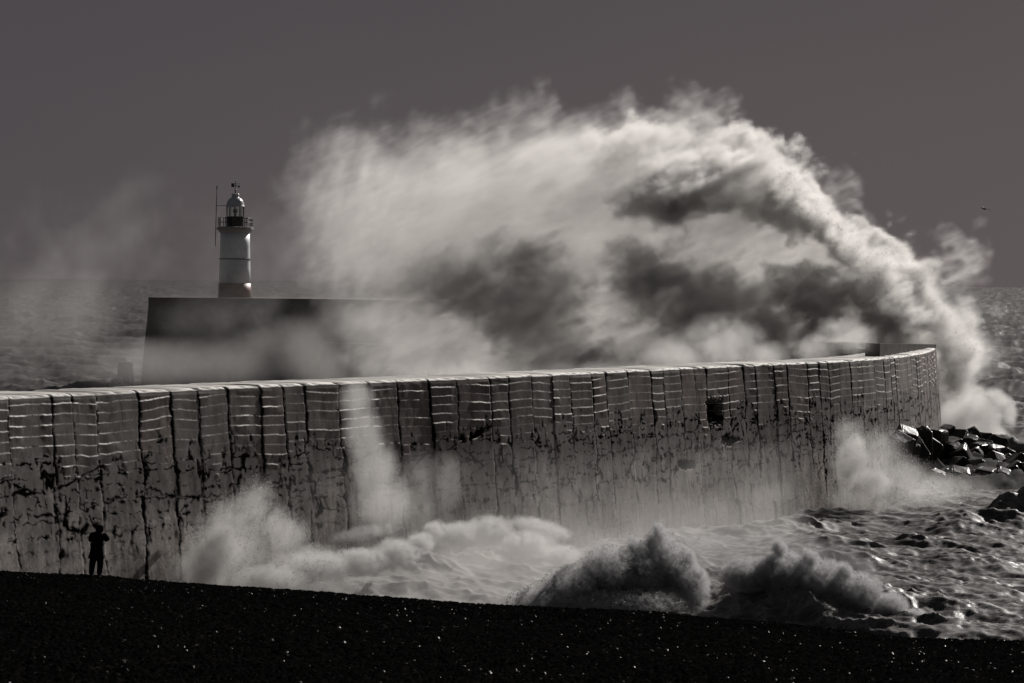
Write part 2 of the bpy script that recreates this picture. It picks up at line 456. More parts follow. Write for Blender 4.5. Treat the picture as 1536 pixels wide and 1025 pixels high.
under(bm_obj('head_parapet', bm, M_PIER), bw)


# ------------------------------------------------------------------ lighthouse
def lathe(prof, seg=40, bm=None, cx=0, cy=0):
    bm = bm or bmesh.new()
    rings = [[bm.verts.new((cx + r * math.cos(2 * math.pi * i / seg), cy + r * math.sin(2 * math.pi * i / seg), z)) for i in range(seg)] for r, z in prof]
    for a, b in zip(rings, rings[1:]):
        for i in range(seg): bm.faces.new((a[i], a[(i + 1) % seg], b[(i + 1) % seg], b[i]))
    if prof[0][0] > 1e-3: bm.faces.new(list(reversed(rings[0])))
    if prof[-1][0] > 1e-3: bm.faces.new(rings[-1])
    return bm


def tube(bm, a, b, r, seg=8, r2=None):
    a, b = Vector(a), Vector(b); d = (b - a); q = d.to_track_quat('Z', 'Y'); r2 = r if r2 is None else r2
    A = [bm.verts.new(a + q @ Vector((r * math.cos(2 * math.pi * i / seg), r * math.sin(2 * math.pi * i / seg), 0))) for i in range(seg)]
    B = [bm.verts.new(b + q @ Vector((r2 * math.cos(2 * math.pi * i / seg), r2 * math.sin(2 * math.pi * i / seg), 0))) for i in range(seg)]
    for i in range(seg): bm.faces.new((A[i], A[(i + 1) % seg], B[(i + 1) % seg], B[i]))
    bm.faces.new(list(reversed(A))); bm.faces.new(B); return bm


def box(bm, c, s, rot=None):
    v = bmesh.ops.create_cube(bm, size=1)['verts']
    for k in v:
        p = Vector((k.co.x * s[0], k.co.y * s[1], k.co.z * s[2]))
        k.co = Vector(c) + (rot @ p if rot else p)
    return v


PM = LD / F                      # metres per photo pixel at the lighthouse
zpx = lambda y: (448 - y) * PM   # height above the pier head
lh = empty('lighthouse', (lx, LD, 10.6), 'white round lighthouse with dull red base and grey domed lantern on the pier head', 'lighthouse')
hw = lambda wpx: wpx * PM / 2
bm_obj('tower_base', lathe([(hw(50), -.1), (hw(48.5), zpx(426.5))]), M_RED, lh, True)
tw = bm_obj('tower', lathe([(hw(47.6), zpx(426.5)), (hw(46.6), zpx(405)), (hw(45.6), zpx(390)), (hw(44.6), zpx(370)), (hw(44), zpx(352))]), M_WHITE, lh, True)
bm_obj('band', lathe([(hw(46.4), zpx(391.2)), (hw(47.8), zpx(390.8)), (hw(47.8), zpx(389.4)), (hw(46.2), zpx(389))]), M_BAND, lh)
bm_obj('gallery', lathe([(hw(44), zpx(352)), (hw(47), zpx(350)), (hw(53), zpx(346.5)), (hw(54.5), zpx(346)), (hw(54.5), zpx(342.4)), (hw(52), zpx(342))]), M_STONE, lh)
rl = bmesh.new(); R_ = hw(51)
for i in range(14):
    a = 2 * math.pi * (i + .35) / 14
    tube(rl, (R_ * math.cos(a), R_ * math.sin(a), zpx(342.5)), (R_ * math.cos(a), R_ * math.sin(a), zpx(328)), .045, 6)
for y in (329, 335):
    for i in range(28):
        a, b = 2 * math.pi * i / 28, 2 * math.pi * (i + 1) / 28
        tube(rl, (R_ * math.cos(a), R_ * math.sin(a), zpx(y)), (R_ * math.cos(b), R_ * math.sin(b), zpx(y)), .035, 6)
bm_obj('railing', rl, M_DARK, lh)
bm_obj('lantern_base', lathe([(hw(27), zpx(342)), (hw(27), zpx(327.5)), (hw(27.8), zpx(327.3)), (hw(27.8), zpx(326.4)), (hw(26), zpx(326.3))]), M_DARK, lh)
ln = empty('lantern', (0, 0, zpx(326)), None, None); ln.parent = lh
del_ = zpx(326)
bm_obj('pane', lathe([(hw(25.4), 0), (hw(25.4), zpx(311.5) - del_)], 12), M_GLASS, ln)
fr_ = bmesh.new()
for i in range(10):
    a = 2 * math.pi * (i + .5) / 10
    tube(fr_, (hw(26) * math.cos(a), hw(26) * math.sin(a), 0), (hw(26) * math.cos(a), hw(26) * math.sin(a), zpx(311.5) - del_), .05, 6)
bm_obj('glazing_frame', fr_, M_DARK, ln)
bm_obj('lamp', lathe([(.12, 0), (.12, .35), (.26, .42), (.30, .65), (.24, .85), (.05, .9)], 16), M_BAND, ln)
bm_obj('dome', lathe([(hw(28.5), zpx(312)), (hw(28.5), zpx(310.8)), (hw(27.6), zpx(310.5)), (hw(26.5), zpx(307)), (hw(23.5), zpx(303)), (hw(18.5), zpx(300)), (hw(14), zpx(298.4)),
                    (hw(11), zpx(297.6)), (hw(11), zpx(294.4)), (hw(12), zpx(294)), (hw(12), zpx(292.6)), (hw(4), zpx(292))]), M_DOME, lh, True)
vn = bmesh.new()
tube(vn, (0, 0, zpx(292.2)), (0, 0, zpx(273)), .06, 8, .03)
tube(vn, (-.45, 0, zpx(280.2)), (.5, 0, zpx(280.6)), .035, 6)
tube(vn, (-.3, 0, zpx(277.6)), (.5, 0, zpx(277.4)), .03, 6)
box(vn, (-.32, 0, zpx(279.6)), (.36, .08, .46)); box(vn, (.42, 0, zpx(281.8)), (.26, .1, .16))
tube(vn, (0, -.4, zpx(284)), (0, .4, zpx(284)), .03, 6)
lathe([(.05, zpx(288.6)), (.14, zpx(287.6)), (.14, zpx(286.6)), (.05, zpx(285.6))], 12, vn)
bm_obj('weather_vane', vn, M_BAND, lh)
ms = bmesh.new()
mx = lambda x: (x - 352.6) * PM
tube(ms, (mx(323.2), 0, zpx(371)), (mx(324.2), 0, zpx(310)), .05, 8); tube(ms, (mx(324.2), 0, zpx(310)), (mx(325), 0, zpx(280)), .045, 8, .03)
tube(ms, (mx(324.2), 0, zpx(310.2)), (mx(340), 0, zpx(310.2)), .035, 6); tube(ms, (mx(323.8), 0, zpx(345)), (mx(328), 0, zpx(345)), .04, 6)
box(ms, (mx(325), 0, zpx(283.6)), (.12, .12, .4))
bm_obj('aerial_mast', ms, M_DARK, lh)


# ------------------------------------------------------------------ sea
def ocean_tile(Ls, N, seed, lmin, lmax, wdir, spread=2, slope=4.0):
    rng = np.random.default_rng(seed)
    k = 2 * np.pi * np.fft.fftfreq(N, Ls / N)
    KX, KY = np.meshgrid(k, k, indexing='ij'); K = np.hypot(KX, KY); K[0, 0] = 1e-6
    c = (KX * wdir[0] + KY * wdir[1]) / K / math.hypot(*wdir)
    Pw = K ** -slope * (np.abs(c) ** spread + .06) * np.exp(-(2 * np.pi / K / lmax) ** 4) * np.exp(-(lmin * K / 2 / np.pi) ** 2)
    A = np.sqrt(Pw) * (rng.standard_normal((N, N)) + 1j * rng.standard_normal((N, N))); A[0, 0] = 0
    h = np.fft.ifft2(A).real; sc = 1 / h.std()
    A = A * sc
    h = np.fft.ifft2(A).real; dx = np.fft.ifft2(1j * KX / K * A).real; dy = np.fft.ifft2(1j * KY / K * A).real
    jx = np.fft.ifft2(KX * KX / K * A).real; jy = np.fft.ifft2(KY * KY / K * A).real
    return [a.astype(np.float32) for a in (h, dx, dy, -(jx + jy))], Ls


def sample(tile, X, Y):
    arrs, Ls = tile; N = arrs[0].shape[0]
    u, v = X / Ls * N, Y / Ls * N
    i, j = np.floor(u).astype(np.int64), np.floor(v).astype(np.int64); fu, fv = (u - i).astype(np.float32), (v - j).astype(np.float32)
    i0, j0, i1, j1 = i % N, j % N, (i + 1) % N, (j + 1) % N
    return [a[i0, j0] * (1 - fu) * (1 - fv) + a[i1, j0] * fu * (1 - fv) + a[i0, j1] * (1 - fu) * fv + a[i1, j1] * fu * fv for a in arrs]


def wall_dist(X, Y):
    """signed distance to the foot of the sea wall (positive on the open-sea side), by nearest path point"""
    st = PL[::14]; nr = NR[::14]
    best = np.full(X.shape, 1e9, np.float32); sg = np.zeros(X.shape, np.float32)
    for p, n in zip(st, nr):
        d = (X - p[0]) ** 2 + (Y - p[1]) ** 2
        c = d < best
        sg = np.where(c, (X - p[0]) * n[0] + (Y - p[1]) * n[1], sg); best = np.minimum(best, d)
    return np.sqrt(best) * np.sign(sg)


def lumps(X, Y, items):
    """hand-placed waves: (photo x, depth, half length m, half width behind, in front, heading deg, height)"""
    H = np.zeros_like(X)
    for x, D, ln_, wb, wf, ang, h in items:
        c = W(x, 500, D); a = math.radians(ang)
        t = (X - c.x) * math.cos(a) + (Y - D) * math.sin(a); s_ = -(X - c.x) * math.sin(a) + (Y - D) * math.cos(a)
        H += h * np.exp(-(np.abs(t) / ln_) ** 2.4) * np.where(s_ > 0, np.exp(-(s_ / wb) ** 2), np.exp(-(np.abs(s_) / wf) ** 1.7))
    return H


WAVES = [(930, 124.0, 4.5, 4.0, 1.7, 4, .5), (1120, 126.5, 4.5, 3.5, 2.6, -14, 1.1), (1250, 125.0, 4.0, 4.0, 3.4, -18, .8), (1390, 122.5, 3.6, 3.2, 2.6, -16, .4),
         (740, 149.0, 3.6, 2.5, 1.6, -8, .7), (840, 147.0, 2.6, 2.5, 1.5, -12, .4), (600, 141, 3.0, 2.2, 1.4, 6, .5), (500, 136, 2.4, 2, 1.4, 5, .4),
         (1532, 180, 2.2, 1.7, .9, 12, 1.25), (1488, 178, 1.8, 1.6, .9, 4, .75), (1450, 174, 2.4, 1.8, 1.1, 10, .45), (1290, 183, 3.2, 2.5, 1.8, -4, .6), (1205, 176, 1.6, 1.6, 1.4, -8, .7),
         (1330, 163, 5, 2.2, 1.4, -6, .45), (1150, 166, 2.2, 1.5, 1.2, -4, .8), (1480, 150, 5, 2.4, 1.5, 6, .45), (1420, 138, 4, 2.2, 1.4, -8, .4), (1250, 150, 3, 2, 1.3, -6, .4),
         (1500, 232, 3.6, 2.6, 1.8, -14, 1.6), (1455, 241, 3.5, 3, 2.0, -10, 1.0)]


def build_sea():
    near = np.arange(104, 205, .14); D = [near[-1]]
    while D[-1] < 14000: D.append(D[-1] + max(.14, D[-1] ** 2 / (13 * 3267) * .42))
    rows = np.concatenate([near, np.array(D[1:])])
    cols = np.linspace(-1, 1, 640)
    DD, CC = np.meshgrid(rows, cols, indexing='ij')
    X = CC * (DD * .185 + 6) + DD * .0; Y = DD.copy()
    t1 = ocean_tile(310, 1024, 3, 3.0, 60, (-.55, -.85), 3, 3.7)
    t2 = ocean_tile(73, 1024, 4, .25, 9, (-.6, -.8), 2, 3.6)
    t3 = ocean_tile(19, 512, 9, .08, 2.2, (-.8, -.6), 1, 3.4)
    far = sm(230, 420, Y)
    h1, x1, y1, j1 = sample(t1, X, Y); h2, x2, y2, j2 = sample(t2, X, Y); h3, x3, y3, j3 = sample(t3, X, Y)
    wd = np.full(X.shape, 50, np.float32); k = Y[:, 0] < 260
    wd[k] = wall_dist(X[k], Y[k])
    sheltered = sm(6, -6, wd) * (Y < 260)
    A1 = (.34 + .25 * far) * (1 - .5 * sheltered); A2 = .108 * (1 + .3 * far); A3 = .026 * (1 - .8 * far)
    H = A1 * h1 + A2 * h2 + A3 * h3
    PX = X + .75 * (A1 * x1 + A2 * x2 + A3 * x3); PY = Y + .75 * (A1 * y1 + A2 * y2 + A3 * y3)
    lw = lumps(X, Y, WAVES); H = H + lw * (1 + .08 * h2 + .03 * h3)
    fold = A1 * j1 + A2 * j2 + A3 * j3
    # foam: crests, streaks and the churned water under the wall
    foam = .46 * sm(-.3, .7, -fold * 0 + h2 * .28 + h1 * .10 + .22 * h3) * (1 - .6 * far)
    pxl = CX + F * X / Y; pyl = hor(pxl) + F * (13 - .6) / Y
    churn = sm(1040, 820, pxl) * sm(250, 420, pxl + 0 * X) * (Y < 260)
    churn = np.maximum(churn, sm(1260, 1020, pxl) * sm(790, 850, pyl) * (Y < 260) * .85 * sm(1100, 1000, pxl + (pyl - 850) * .5))
    churn = np.maximum(churn, sm(14, 2, np.abs(wd)) * (wd > -3) * .75 * (Y < 260))
    churn = np.maximum(churn, sm(1240, 1180, pxl) * sm(850, 780, pyl) * (Y < 260) * .8)
    foam = np.maximum(foam, churn * (.62 + .16 * h2 + .1 * h3))
    foam = np.maximum(foam, sm(.5, 1.4, lw) * .42 + .0)
    me = grid_mesh('sea', np.stack([PX, PY, H], -1), flip=False)
    attr(me, 'foam', np.clip(foam, 0, 1)); attr(me, 'far', far)
    m, nt, p = new_mat('sea_water'); L = nt.links
    fa = nd(nt, 'ShaderNodeAttribute', attribute_name='foam')
    tc = nd(nt, 'ShaderNodeTexCoord'); mp = nd(nt, 'ShaderNodeMapping'); mp.inputs['Scale'].default_value = (.55, 1, 1); mp.inputs['Rotation'].default_value = (0, 0, .35)
    L.new(tc.outputs['Object'], mp.inputs[0])
    n1 = noise(nt, 1.1, 8, .68, mp.outputs[0]); n1.inputs['Distortion'].default_value = 1.2
    n2 = noise(nt, 5.5, 6, .7, mp.outputs[0])
    av = nd(nt, 'ShaderNodeMath', operation='MULTIPLY_ADD'); L.new(n2.outputs[0], av.inputs[0]); av.inputs[1].default_value = .45; 
    hf = nd(nt, 'ShaderNodeMath', operation='MULTIPLY'); L.new(n1.outputs[0], hf.inputs[0]); hf.inputs[1].default_value = .75; L.new(hf.outputs[0], av.inputs[2])
    ad_ = nd(nt, 'ShaderNodeMath', operation='ADD'); L.new(av.outputs[0], ad_.inputs[0]); L.new(fa.outputs['Fac'], ad_.inputs[1])
    mr = nd(nt, 'ShaderNodeMapRange', interpolation_type='SMOOTHSTEP'); lc0 = noise(nt, .9, 5, .6, mp.outputs[0]); lc0.inputs['Distortion'].default_value = 2.0
    lc1 = nd(nt, 'ShaderNodeMath', operation='SUBTRACT'); L.new(lc0.outputs[0], lc1.inputs[0]); lc1.inputs[1].default_value = .5
    lc2 = nd(nt, 'ShaderNodeMath', operation='ABSOLUTE'); L.new(lc1.outputs[0], lc2.inputs[0])
    lc3 = nd(nt, 'ShaderNodeMapRange', interpolation_type='SMOOTHSTEP'); L.new(lc2.outputs[0], lc3.inputs[0]); lc3.inputs[1].default_value = .055; lc3.inputs[2].default_value = .0; lc3.inputs[4].default_value = .30
    la = nd(nt, 'ShaderNodeMath', operation='ADD'); L.new(lc3.outputs[0], la.inputs[0]); L.new(ad_.outputs[0], la.inputs[1])
    L.new(la.outputs[0], mr.inputs[0]); mr.inputs[1].default_value = .74; mr.inputs[2].default_value = 1.30
    cr = nd(nt, 'ShaderNodeMix', data_type='RGBA'); L.new(mr.outputs[0], cr.inputs[0]); cr.inputs[6].default_value = (.062, .058, .057, 1); cr.inputs[7].default_value = (.19, .182, .178, 1)
    L.new(cr.outputs[2], p.inputs['Base Color'])
    ro = nd(nt, 'ShaderNodeMapRange'); L.new(mr.outputs[0], ro.inputs[0]); ro.inputs[3].default_value = .42; ro.inputs[4].default_value = .8; 
    ff = nd(nt, 'ShaderNodeAttribute', attribute_name='far'); fs = nd(nt, 'ShaderNodeMapRange'); L.new(ff.outputs['Fac'], fs.inputs[0]); fs.inputs[3].default_value = .19; fs.inputs[4].default_value = .09
    L.new(fs.outputs[0], p.inputs['Specular IOR Level'])
    L.new(ro.outputs[0], p.inputs['Roughness']); p.inputs['IOR'].default_value = 1.33
    b = nd(nt, 'ShaderNodeBump'); b.inputs['Strength'].default_value = .4; b.inputs['Distance'].default_value = .06
    n3 = noise(nt, 4.5, 7, .62, mp.outputs[0]); L.new(n3.outputs[0], b.inputs['Height']); L.new(b.outputs[0], p.inputs['Normal'])
    o = link('sea', me, m)
    tag(o, 'rough dark grey sea with torn foam streaks reaching the horizon', None, None, 'structure')


build_sea()


# ------------------------------------------------------------------ beach
def build_beach():
    ys = np.concatenate([np.linspace(-12, 44, 120), np.arange(44.4, 88, .055), np.arange(88, 106, .04), np.linspace(106.2, 128, 60)])
    cs = np.linspace(-1, 1, 900)
    YY, CC = np.meshgrid(ys, cs, indexing='ij')
    X = CC * (np.maximum(YY, 0) * .168 + 3.0 + 10 * sm(44, 0, YY)); Y = YY
    rng = np.random.default_rng(2)
    Xc = np.array([W(x, 900, 100 - .0065 * (x - 145)).x for x in (-200, 0, 145, 400, 600, 750, 1000, 1150, 1400, 1536, 1750)])
    xs = np.array([-200, 0, 145, 400, 600, 750, 1000, 1150, 1400, 1536, 1750]); yy = np.array([850, 862, 868, 887, 902, 913, 926, 938, 962, 968, 982])
    Dc = 100 - .0065 * (xs - 145); Zc = np.array([W(x, y, d).z for x, y, d in zip(xs, yy, Dc)])
    zc, dc = np.interp(X, Xc, Zc), np.interp(X, Xc, Dc)
    back_ = dc - Y
    H = zc + np.where(back_ > 0, .06 * back_ + .0011 * np.maximum(0, back_ - 55) ** 2 * .9, .13 * back_ - .004 * back_ ** 2)
    big = fft2((512, 512), (.25, .25), 20, 1.2, 3, 5); bi = (np.floor(X / .25).astype(int) % 512, np.floor(Y / .25).astype(int) % 512)
    H = H + .035 * big[bi]
    # individual shingle stones
    _, e, idx = voronoi(X / .105 + 400, (Y + 20) / .105, 31)
    g = np.random.default_rng(3).random(idx.max() + 2)
    keep = (Y > 44)
    H = H + keep * (sm(0, .45, e) ** .6 * (.035 + .04 * g[idx]) + .05 * g[idx])
    me = grid_mesh('beach', np.stack([X, Y, H], -1), flip=False)
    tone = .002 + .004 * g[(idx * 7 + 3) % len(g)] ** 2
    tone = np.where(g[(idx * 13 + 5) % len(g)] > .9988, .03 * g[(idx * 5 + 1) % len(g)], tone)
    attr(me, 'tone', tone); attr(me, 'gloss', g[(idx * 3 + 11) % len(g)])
    m, nt, p = new_mat('wet_shingle'); L = nt.links
    a = nd(nt, 'ShaderNodeAttribute', attribute_name='tone'); gl = nd(nt, 'ShaderNodeAttribute', attribute_name='gloss')
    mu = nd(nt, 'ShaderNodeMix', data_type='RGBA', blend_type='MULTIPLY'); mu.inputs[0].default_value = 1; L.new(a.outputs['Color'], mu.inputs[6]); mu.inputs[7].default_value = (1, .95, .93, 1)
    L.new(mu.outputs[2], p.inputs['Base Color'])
    r = nd(nt, 'ShaderNodeMapRange'); L.new(gl.outputs['Fac'], r.inputs[0]); r.inputs[1].default_value = .97; r.inputs[2].default_value = 1; r.inputs[3].default_value = 0; r.inputs[4].default_value = .10; L.new(r.outputs[0], p.inputs['Specular IOR Level'])
    p.inputs['Roughness'].default_value = .45
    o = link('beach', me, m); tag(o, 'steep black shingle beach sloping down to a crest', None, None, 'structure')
    return lambda x, y: None


build_beach()


# ------------------------------------------------------------------ armour blocks at the end of the wall
def build_blocks():
    rng = random.Random(12)
    meshes = []
    for i in range(7):
        bm = bmesh.new(); s_ = (rng.uniform(1.2, 1.65), rng.uniform(1.15, 1.6), rng.uniform(1.9, 3.0))
        box(bm, (0, 0, 0), s_)
        for v in bm.verts:
            k = .82 if v.co.z > 0 else 1.0
            v.co.x *= k; v.co.y *= k
            v.co += Vector((rng.uniform(-.07, .07), rng.uniform(-.07, .07), rng.uniform(-.07, .07)))
        bmesh.ops.bevel(bm, geom=bm.edges[:], offset=rng.uniform(.16, .34), segments=3, affect='EDGES', profile=.6)
        bmesh.ops.subdivide_edges(bm, edges=bm.edges[:], cuts=1)
        for v in bm.verts: v.co += v.normal * rng.uniform(-.018, .018)
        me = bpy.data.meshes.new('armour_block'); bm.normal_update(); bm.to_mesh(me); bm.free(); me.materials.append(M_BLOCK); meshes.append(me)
    # (photo x, photo y of the centre, depth, lean about the view axis, lean towards the sea)
    rows = []
    for i in range(6): rows.append((1354 + i * 16 + rng.uniform(-4, 4), 664 + i * 1.5 + rng.uniform(-4, 4) + 11 * (i == 0) + 5 * (i == 1), 224))
    for i in range(8): rows.append((1350 + i * 20 + rng.uniform(-5, 5), 674 + i * 2.0 + rng.uniform(-5, 5), 220))
    for i in range(10): rows.append((1352 + i * 19 + rng.uniform(-5, 5), 690 + i * 2.2 + rng.uniform(-5, 5), 216))
    for i in range(9): rows.append((1366 + i * 20 + rng.uniform(-5, 5), 706 + i * 2.0 + rng.uniform(-5, 5), 212))
    for i in range(9): rows.append((1378 + i * 20 + rng.uniform(-5, 5), 722 + i * 1.5 + rng.uniform(-5, 5), 209))
    for i in range(6): rows.append((1446 + i * 19 + rng.uniform(-5, 5), 690 + i * 4 + rng.uniform(-6, 6), 219))
    rows += [(1452, 662, 226), (1478, 672, 226), (1499, 680, 223), (1512, 708, 214), (1532, 706, 213), (1536, 722, 210)]
    for n, (x, y, D) in enumerate(rows):
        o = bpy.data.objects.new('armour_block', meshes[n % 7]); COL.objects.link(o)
        k = np.interp(x, [1330, 1350, 1370, 1392, 1412, 1425], [195.5, 198.5, 203.5, 210.5, 219, 240])   # keep clear of the foot of the wall
        o.location = W(x, y, min(D + rng.uniform(-1, 1), k))
        o.rotation_euler = (rng.uniform(-.5, .5), math.radians(-32) + rng.uniform(-.45, .45), rng.uniform(0, 3.1))
        if x == 1499: lab = 'lone dark concrete block out in the foam at the seaward edge of the armour pile'
        elif x == 1536: lab = 'dark armour block lowest and farthest right of the pile, behind the dark wave crest'
        elif x == 1532: lab = 'large dark rounded armour block at the right edge of the pile'
        elif n == 0: lab = 'dark armour block topmost of the pile, right against the foot of the wall'
        else: lab = 'dark wet concrete block heaped in the armour pile at the end of the sea wall'
        tag(o, lab, 'concrete block', 'armour blocks heaped at the end of the sea wall')
    return


build_blocks()

bm = bmesh.new(); bmesh.ops.create_grid(bm, x_segments=60, y_segments=44, size=1)
_r = random.Random(4); _c = W(1440, 700, 216)
for v in bm.verts:
    x, y = v.co.x, v.co.y; q = max(0, 1 - (abs(x) ** 2.2 + abs(y) ** 2.2))
    v.co = Vector((_c.x - .5 + x * 10, 213 + y * 15, -1.6 + 2.9 * q ** .7 * (1 - .25 * x) + .35 * math.sin(7 * x + 3 * y) * q + _r.uniform(-.22, .22)))
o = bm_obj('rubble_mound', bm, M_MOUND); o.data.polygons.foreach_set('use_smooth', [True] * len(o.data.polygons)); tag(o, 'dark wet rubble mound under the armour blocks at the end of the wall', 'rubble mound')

# rocks off the pier head
def rock(name, c, s_, seed, label, mat):
    rng = random.Random(seed); bm = bmesh.new(); bmesh.ops.create_icosphere(bm, subdivisions=3, radius=1)
    ph = [rng.uniform(0, 6) for _ in range(6)]
    for v in bm.verts:
        k = 1 + .16 * math.sin(3 * v.co.x + ph[0]) + .13 * math.sin(4 * v.co.y + ph[1]) + .14 * math.sin(5 * v.co.z + ph[2]) + .06 * math.sin(11 * v.co.x + 9 * v.co.z + ph[3])
        v.co = Vector((v.co.x * s_[0] * k, v.co.y * s_[1] * k, v.co.z * s_[2] * k))
    o = bm_obj(name, bm, mat); o.location = c
    return tag(o, label, 'rock', 'rocks off the pier head')


bm = bmesh.new(); box(bm, (0, 0, 0), (1.9, 2.5, 4.2)); bmesh.ops.bevel(bm, geom=bm.edges[:], offset=.15, segments=2, affect='EDGES')
for v in bm.verts:
    if v.co.z > 0: v.co.x *= .8
o = bm_obj('mooring_block', bm, M_BLOCK); o.location = W(188, 570, 386); tag(o, 'squat dark block standing in the water just left of the pier head', 'mooring block')
rock('rock', W(174, 577, 380), (.9, 1, .8), 1, 'dark rock in the water beside the squat block, larger of two', M_BLOCK)
rock('rock', W(158, 579, 378), (.7, .8, .5), 2, 'small dark rock farthest left of the pier head', M_BLOCK)


# ------------------------------------------------------------------ two posts at the foot of the wall
def post(x, y0, y1, D, lab):
    a, b = W(x + 2, y1, D), W(x - 1, y0, D)
    bm = bmesh.new(); d = b - a
    tube(bm, (0, 0, -1.4), (0, 0, 0), .10, 10); tube(bm, (0, 0, 0), d, .10, 10, .085); tube(bm, d, d + Vector((0, 0, .06)), .1, 10, .05)
    o = bm_obj('marker_post', bm, M_POST, None, False); o.location = a
    tag(o, lab, 'post', 'pale posts at the foot of the wall')


post(1109.5, 750, 777, 170.5, 'taller pale leaning post rising from foam at the foot of the wall')
post(1163, 752, 772, 176, 'shorter pale post at the foot of the wall, half lost in spray')


# ------------------------------------------------------------------ person
def skin_obj(name, verts, edges, mat, parent, sub=2, root=0):
    me = bpy.data.meshes.new(name); me.from_pydata([v[:3] for v in verts], edges, [])
    o = link(name, me, mat, parent)
    md = o.modifiers.new('Skin', 'SKIN'); md.use_smooth_shade = True; md.branch_smoothing = .5
    sv = me.skin_vertices[0].data
    for i, v in enumerate(verts):
        rr = v[3]; sv[i].radius = (rr if isinstance(rr, tuple) else (rr, rr)); sv[i].use_root = (i == root)
    s2 = o.modifiers.new('Subsurf', 'SUBSURF'); s2.levels = sub; s2.render_levels = sub
    return o


pc = W(145, 868.5, 99.2)
person = empty('person', pc, 'person in black hooded coat standing on the shingle crest, both hands raised to face', 'person')
# metres; x right, y away from the camera, seen from behind, weight on both legs
hx = .075
bv = [(0, 0, .88, (.15, .11)), (.01, 0, 1.02, (.14, .10)), (.03, .01, 1.22, (.165, .115)), (.05, .01, 1.36, (.14, .09)), (.065, .03, 1.43, .058), (.075, .05, 1.49, .062), (.085, .055, 1.58, (.085, .10)), (.09, .05, 1.655, .055),
      (-.085, 0, .82, .092), (-.125, .01, .47, .062), (-.165, 0, .09, .045), (-.175, .13, .035, .036),
      (.085, 0, .82, .092), (.10, .03, .47, .062), (.065, 0, .09, .045), (.085, .13, .035, .036),
      (-.13, .01, 1.36, .062), (-.20, .06, 1.14, .05), (-.05, .27, 1.37, .036),
      (.215, .01, 1.36, .062), (.30, .07, 1.17, .05), (.15, .28, 1.40, .036)]
be = [(0, 1), (1, 2), (2, 3), (3, 4), (4, 5), (5, 6), (6, 7), (0, 8), (8, 9), (9, 10), (10, 11), (0, 12), (12, 13), (13, 14), (14, 15), (3, 16), (16, 17), (17, 18), (3, 19), (19, 20), (20, 21)]
for sx, w0 in ((-1, 18), (1, 21)):
    wx, wy, wz, _ = bv[w0]
    p0 = len(bv); bv.append((wx + .012 * -sx, wy + .03, wz + .05, (.036, .02))); be.append((w0, p0))
    for q in range(4):
        b0 = len(bv); dx = (q - 1.5) * .019
        L_ = (.04, .047, .043, .033)[q]
        bv.append((wx + dx, wy + .045, wz + .095, .0095)); bv.append((wx + dx - sx * .015, wy + .06, wz + .095 + L_ * .8, .0088)); bv.append((wx + dx - sx * .04, wy + .045, wz + .10 + L_, .008))
        be += [(p0, b0), (b0, b0 + 1), (b0 + 1, b0 + 2)]
    b0 = len(bv); bv.append((wx - sx * .045, wy + .02, wz + .06, .011)); bv.append((wx - sx * .065, wy + .0, wz + .09, .009)); be += [(p0, b0), (b0, b0 + 1)]
skin_obj('body', bv, be, M_SKIN, person)
cv = [(.0, 0, .86, (.265, .19)), (.0, 0, .72, (.25, .19)), (.01, 0, 1.02, (.255, .19)), (.03, .01, 1.2, (.27, .19)), (.05, .01, 1.35, (.235, .16)), (.065, .02, 1.43, (.11, .10)),
      (-.15, .01, 1.34, .125), (-.215, .06, 1.13, .11), (-.07, .25, 1.34, .07), (.235, .01, 1.34, .125), (.325, .07, 1.16, .105), (.165, .26, 1.37, .07)]
ce = [(0, 1), (0, 2), (2, 3), (3, 4), (4, 5), (4, 6), (6, 7), (7, 8), (4, 9), (9, 10), (10, 11)]
skin_obj('coat', cv, ce, M_CLOTH, person)
skin_obj('hood', [(.065, .02, 1.42, (.13, .12)), (.078, .03, 1.50, (.122, .125)), (.085, .035, 1.58, (.128, .14)), (.088, .03, 1.67, (.085, .10))], [(0, 1), (1, 2), (2, 3)], M_CLOTH, person)
tv = [(0, 0, .86, (.20, .15)), (-.09, 0, .72, .135), (-.135, .01, .46, .105), (-.172, 0, .10, .085), (.085, 0, .72, .135), (.11, .03, .46, .105), (.07, 0, .10, .085)]
skin_obj('trousers', tv, [(0, 1), (1, 2), (2, 3), (0, 4), (4, 5), (5, 6)], M_CLOTH, person)
for x in (-.17, .068):
    skin_obj('boot', [(x, -.02, .10, .066), (x, -.02, .035, (.055, .05)), (x + .012, .10, .035, (.055, .04)), (x + .018, .18, .03, (.045, .032))], [(0, 1), (1, 2), (2, 3)], M_CLOTH, person)
# face, turned to the sea (away from the camera)
bm = bmesh.new(); bmesh.ops.create_icosphere(bm, subdivisions=2, radius=.022)
for v in bm.verts: v.co = Vector((v.co.x * .8, v.co.y * 1.2, v.co.z * 1.5)) + Vector((.086, .158, 1.575))
bm_obj('nose', bm, M_SKIN, person, True)

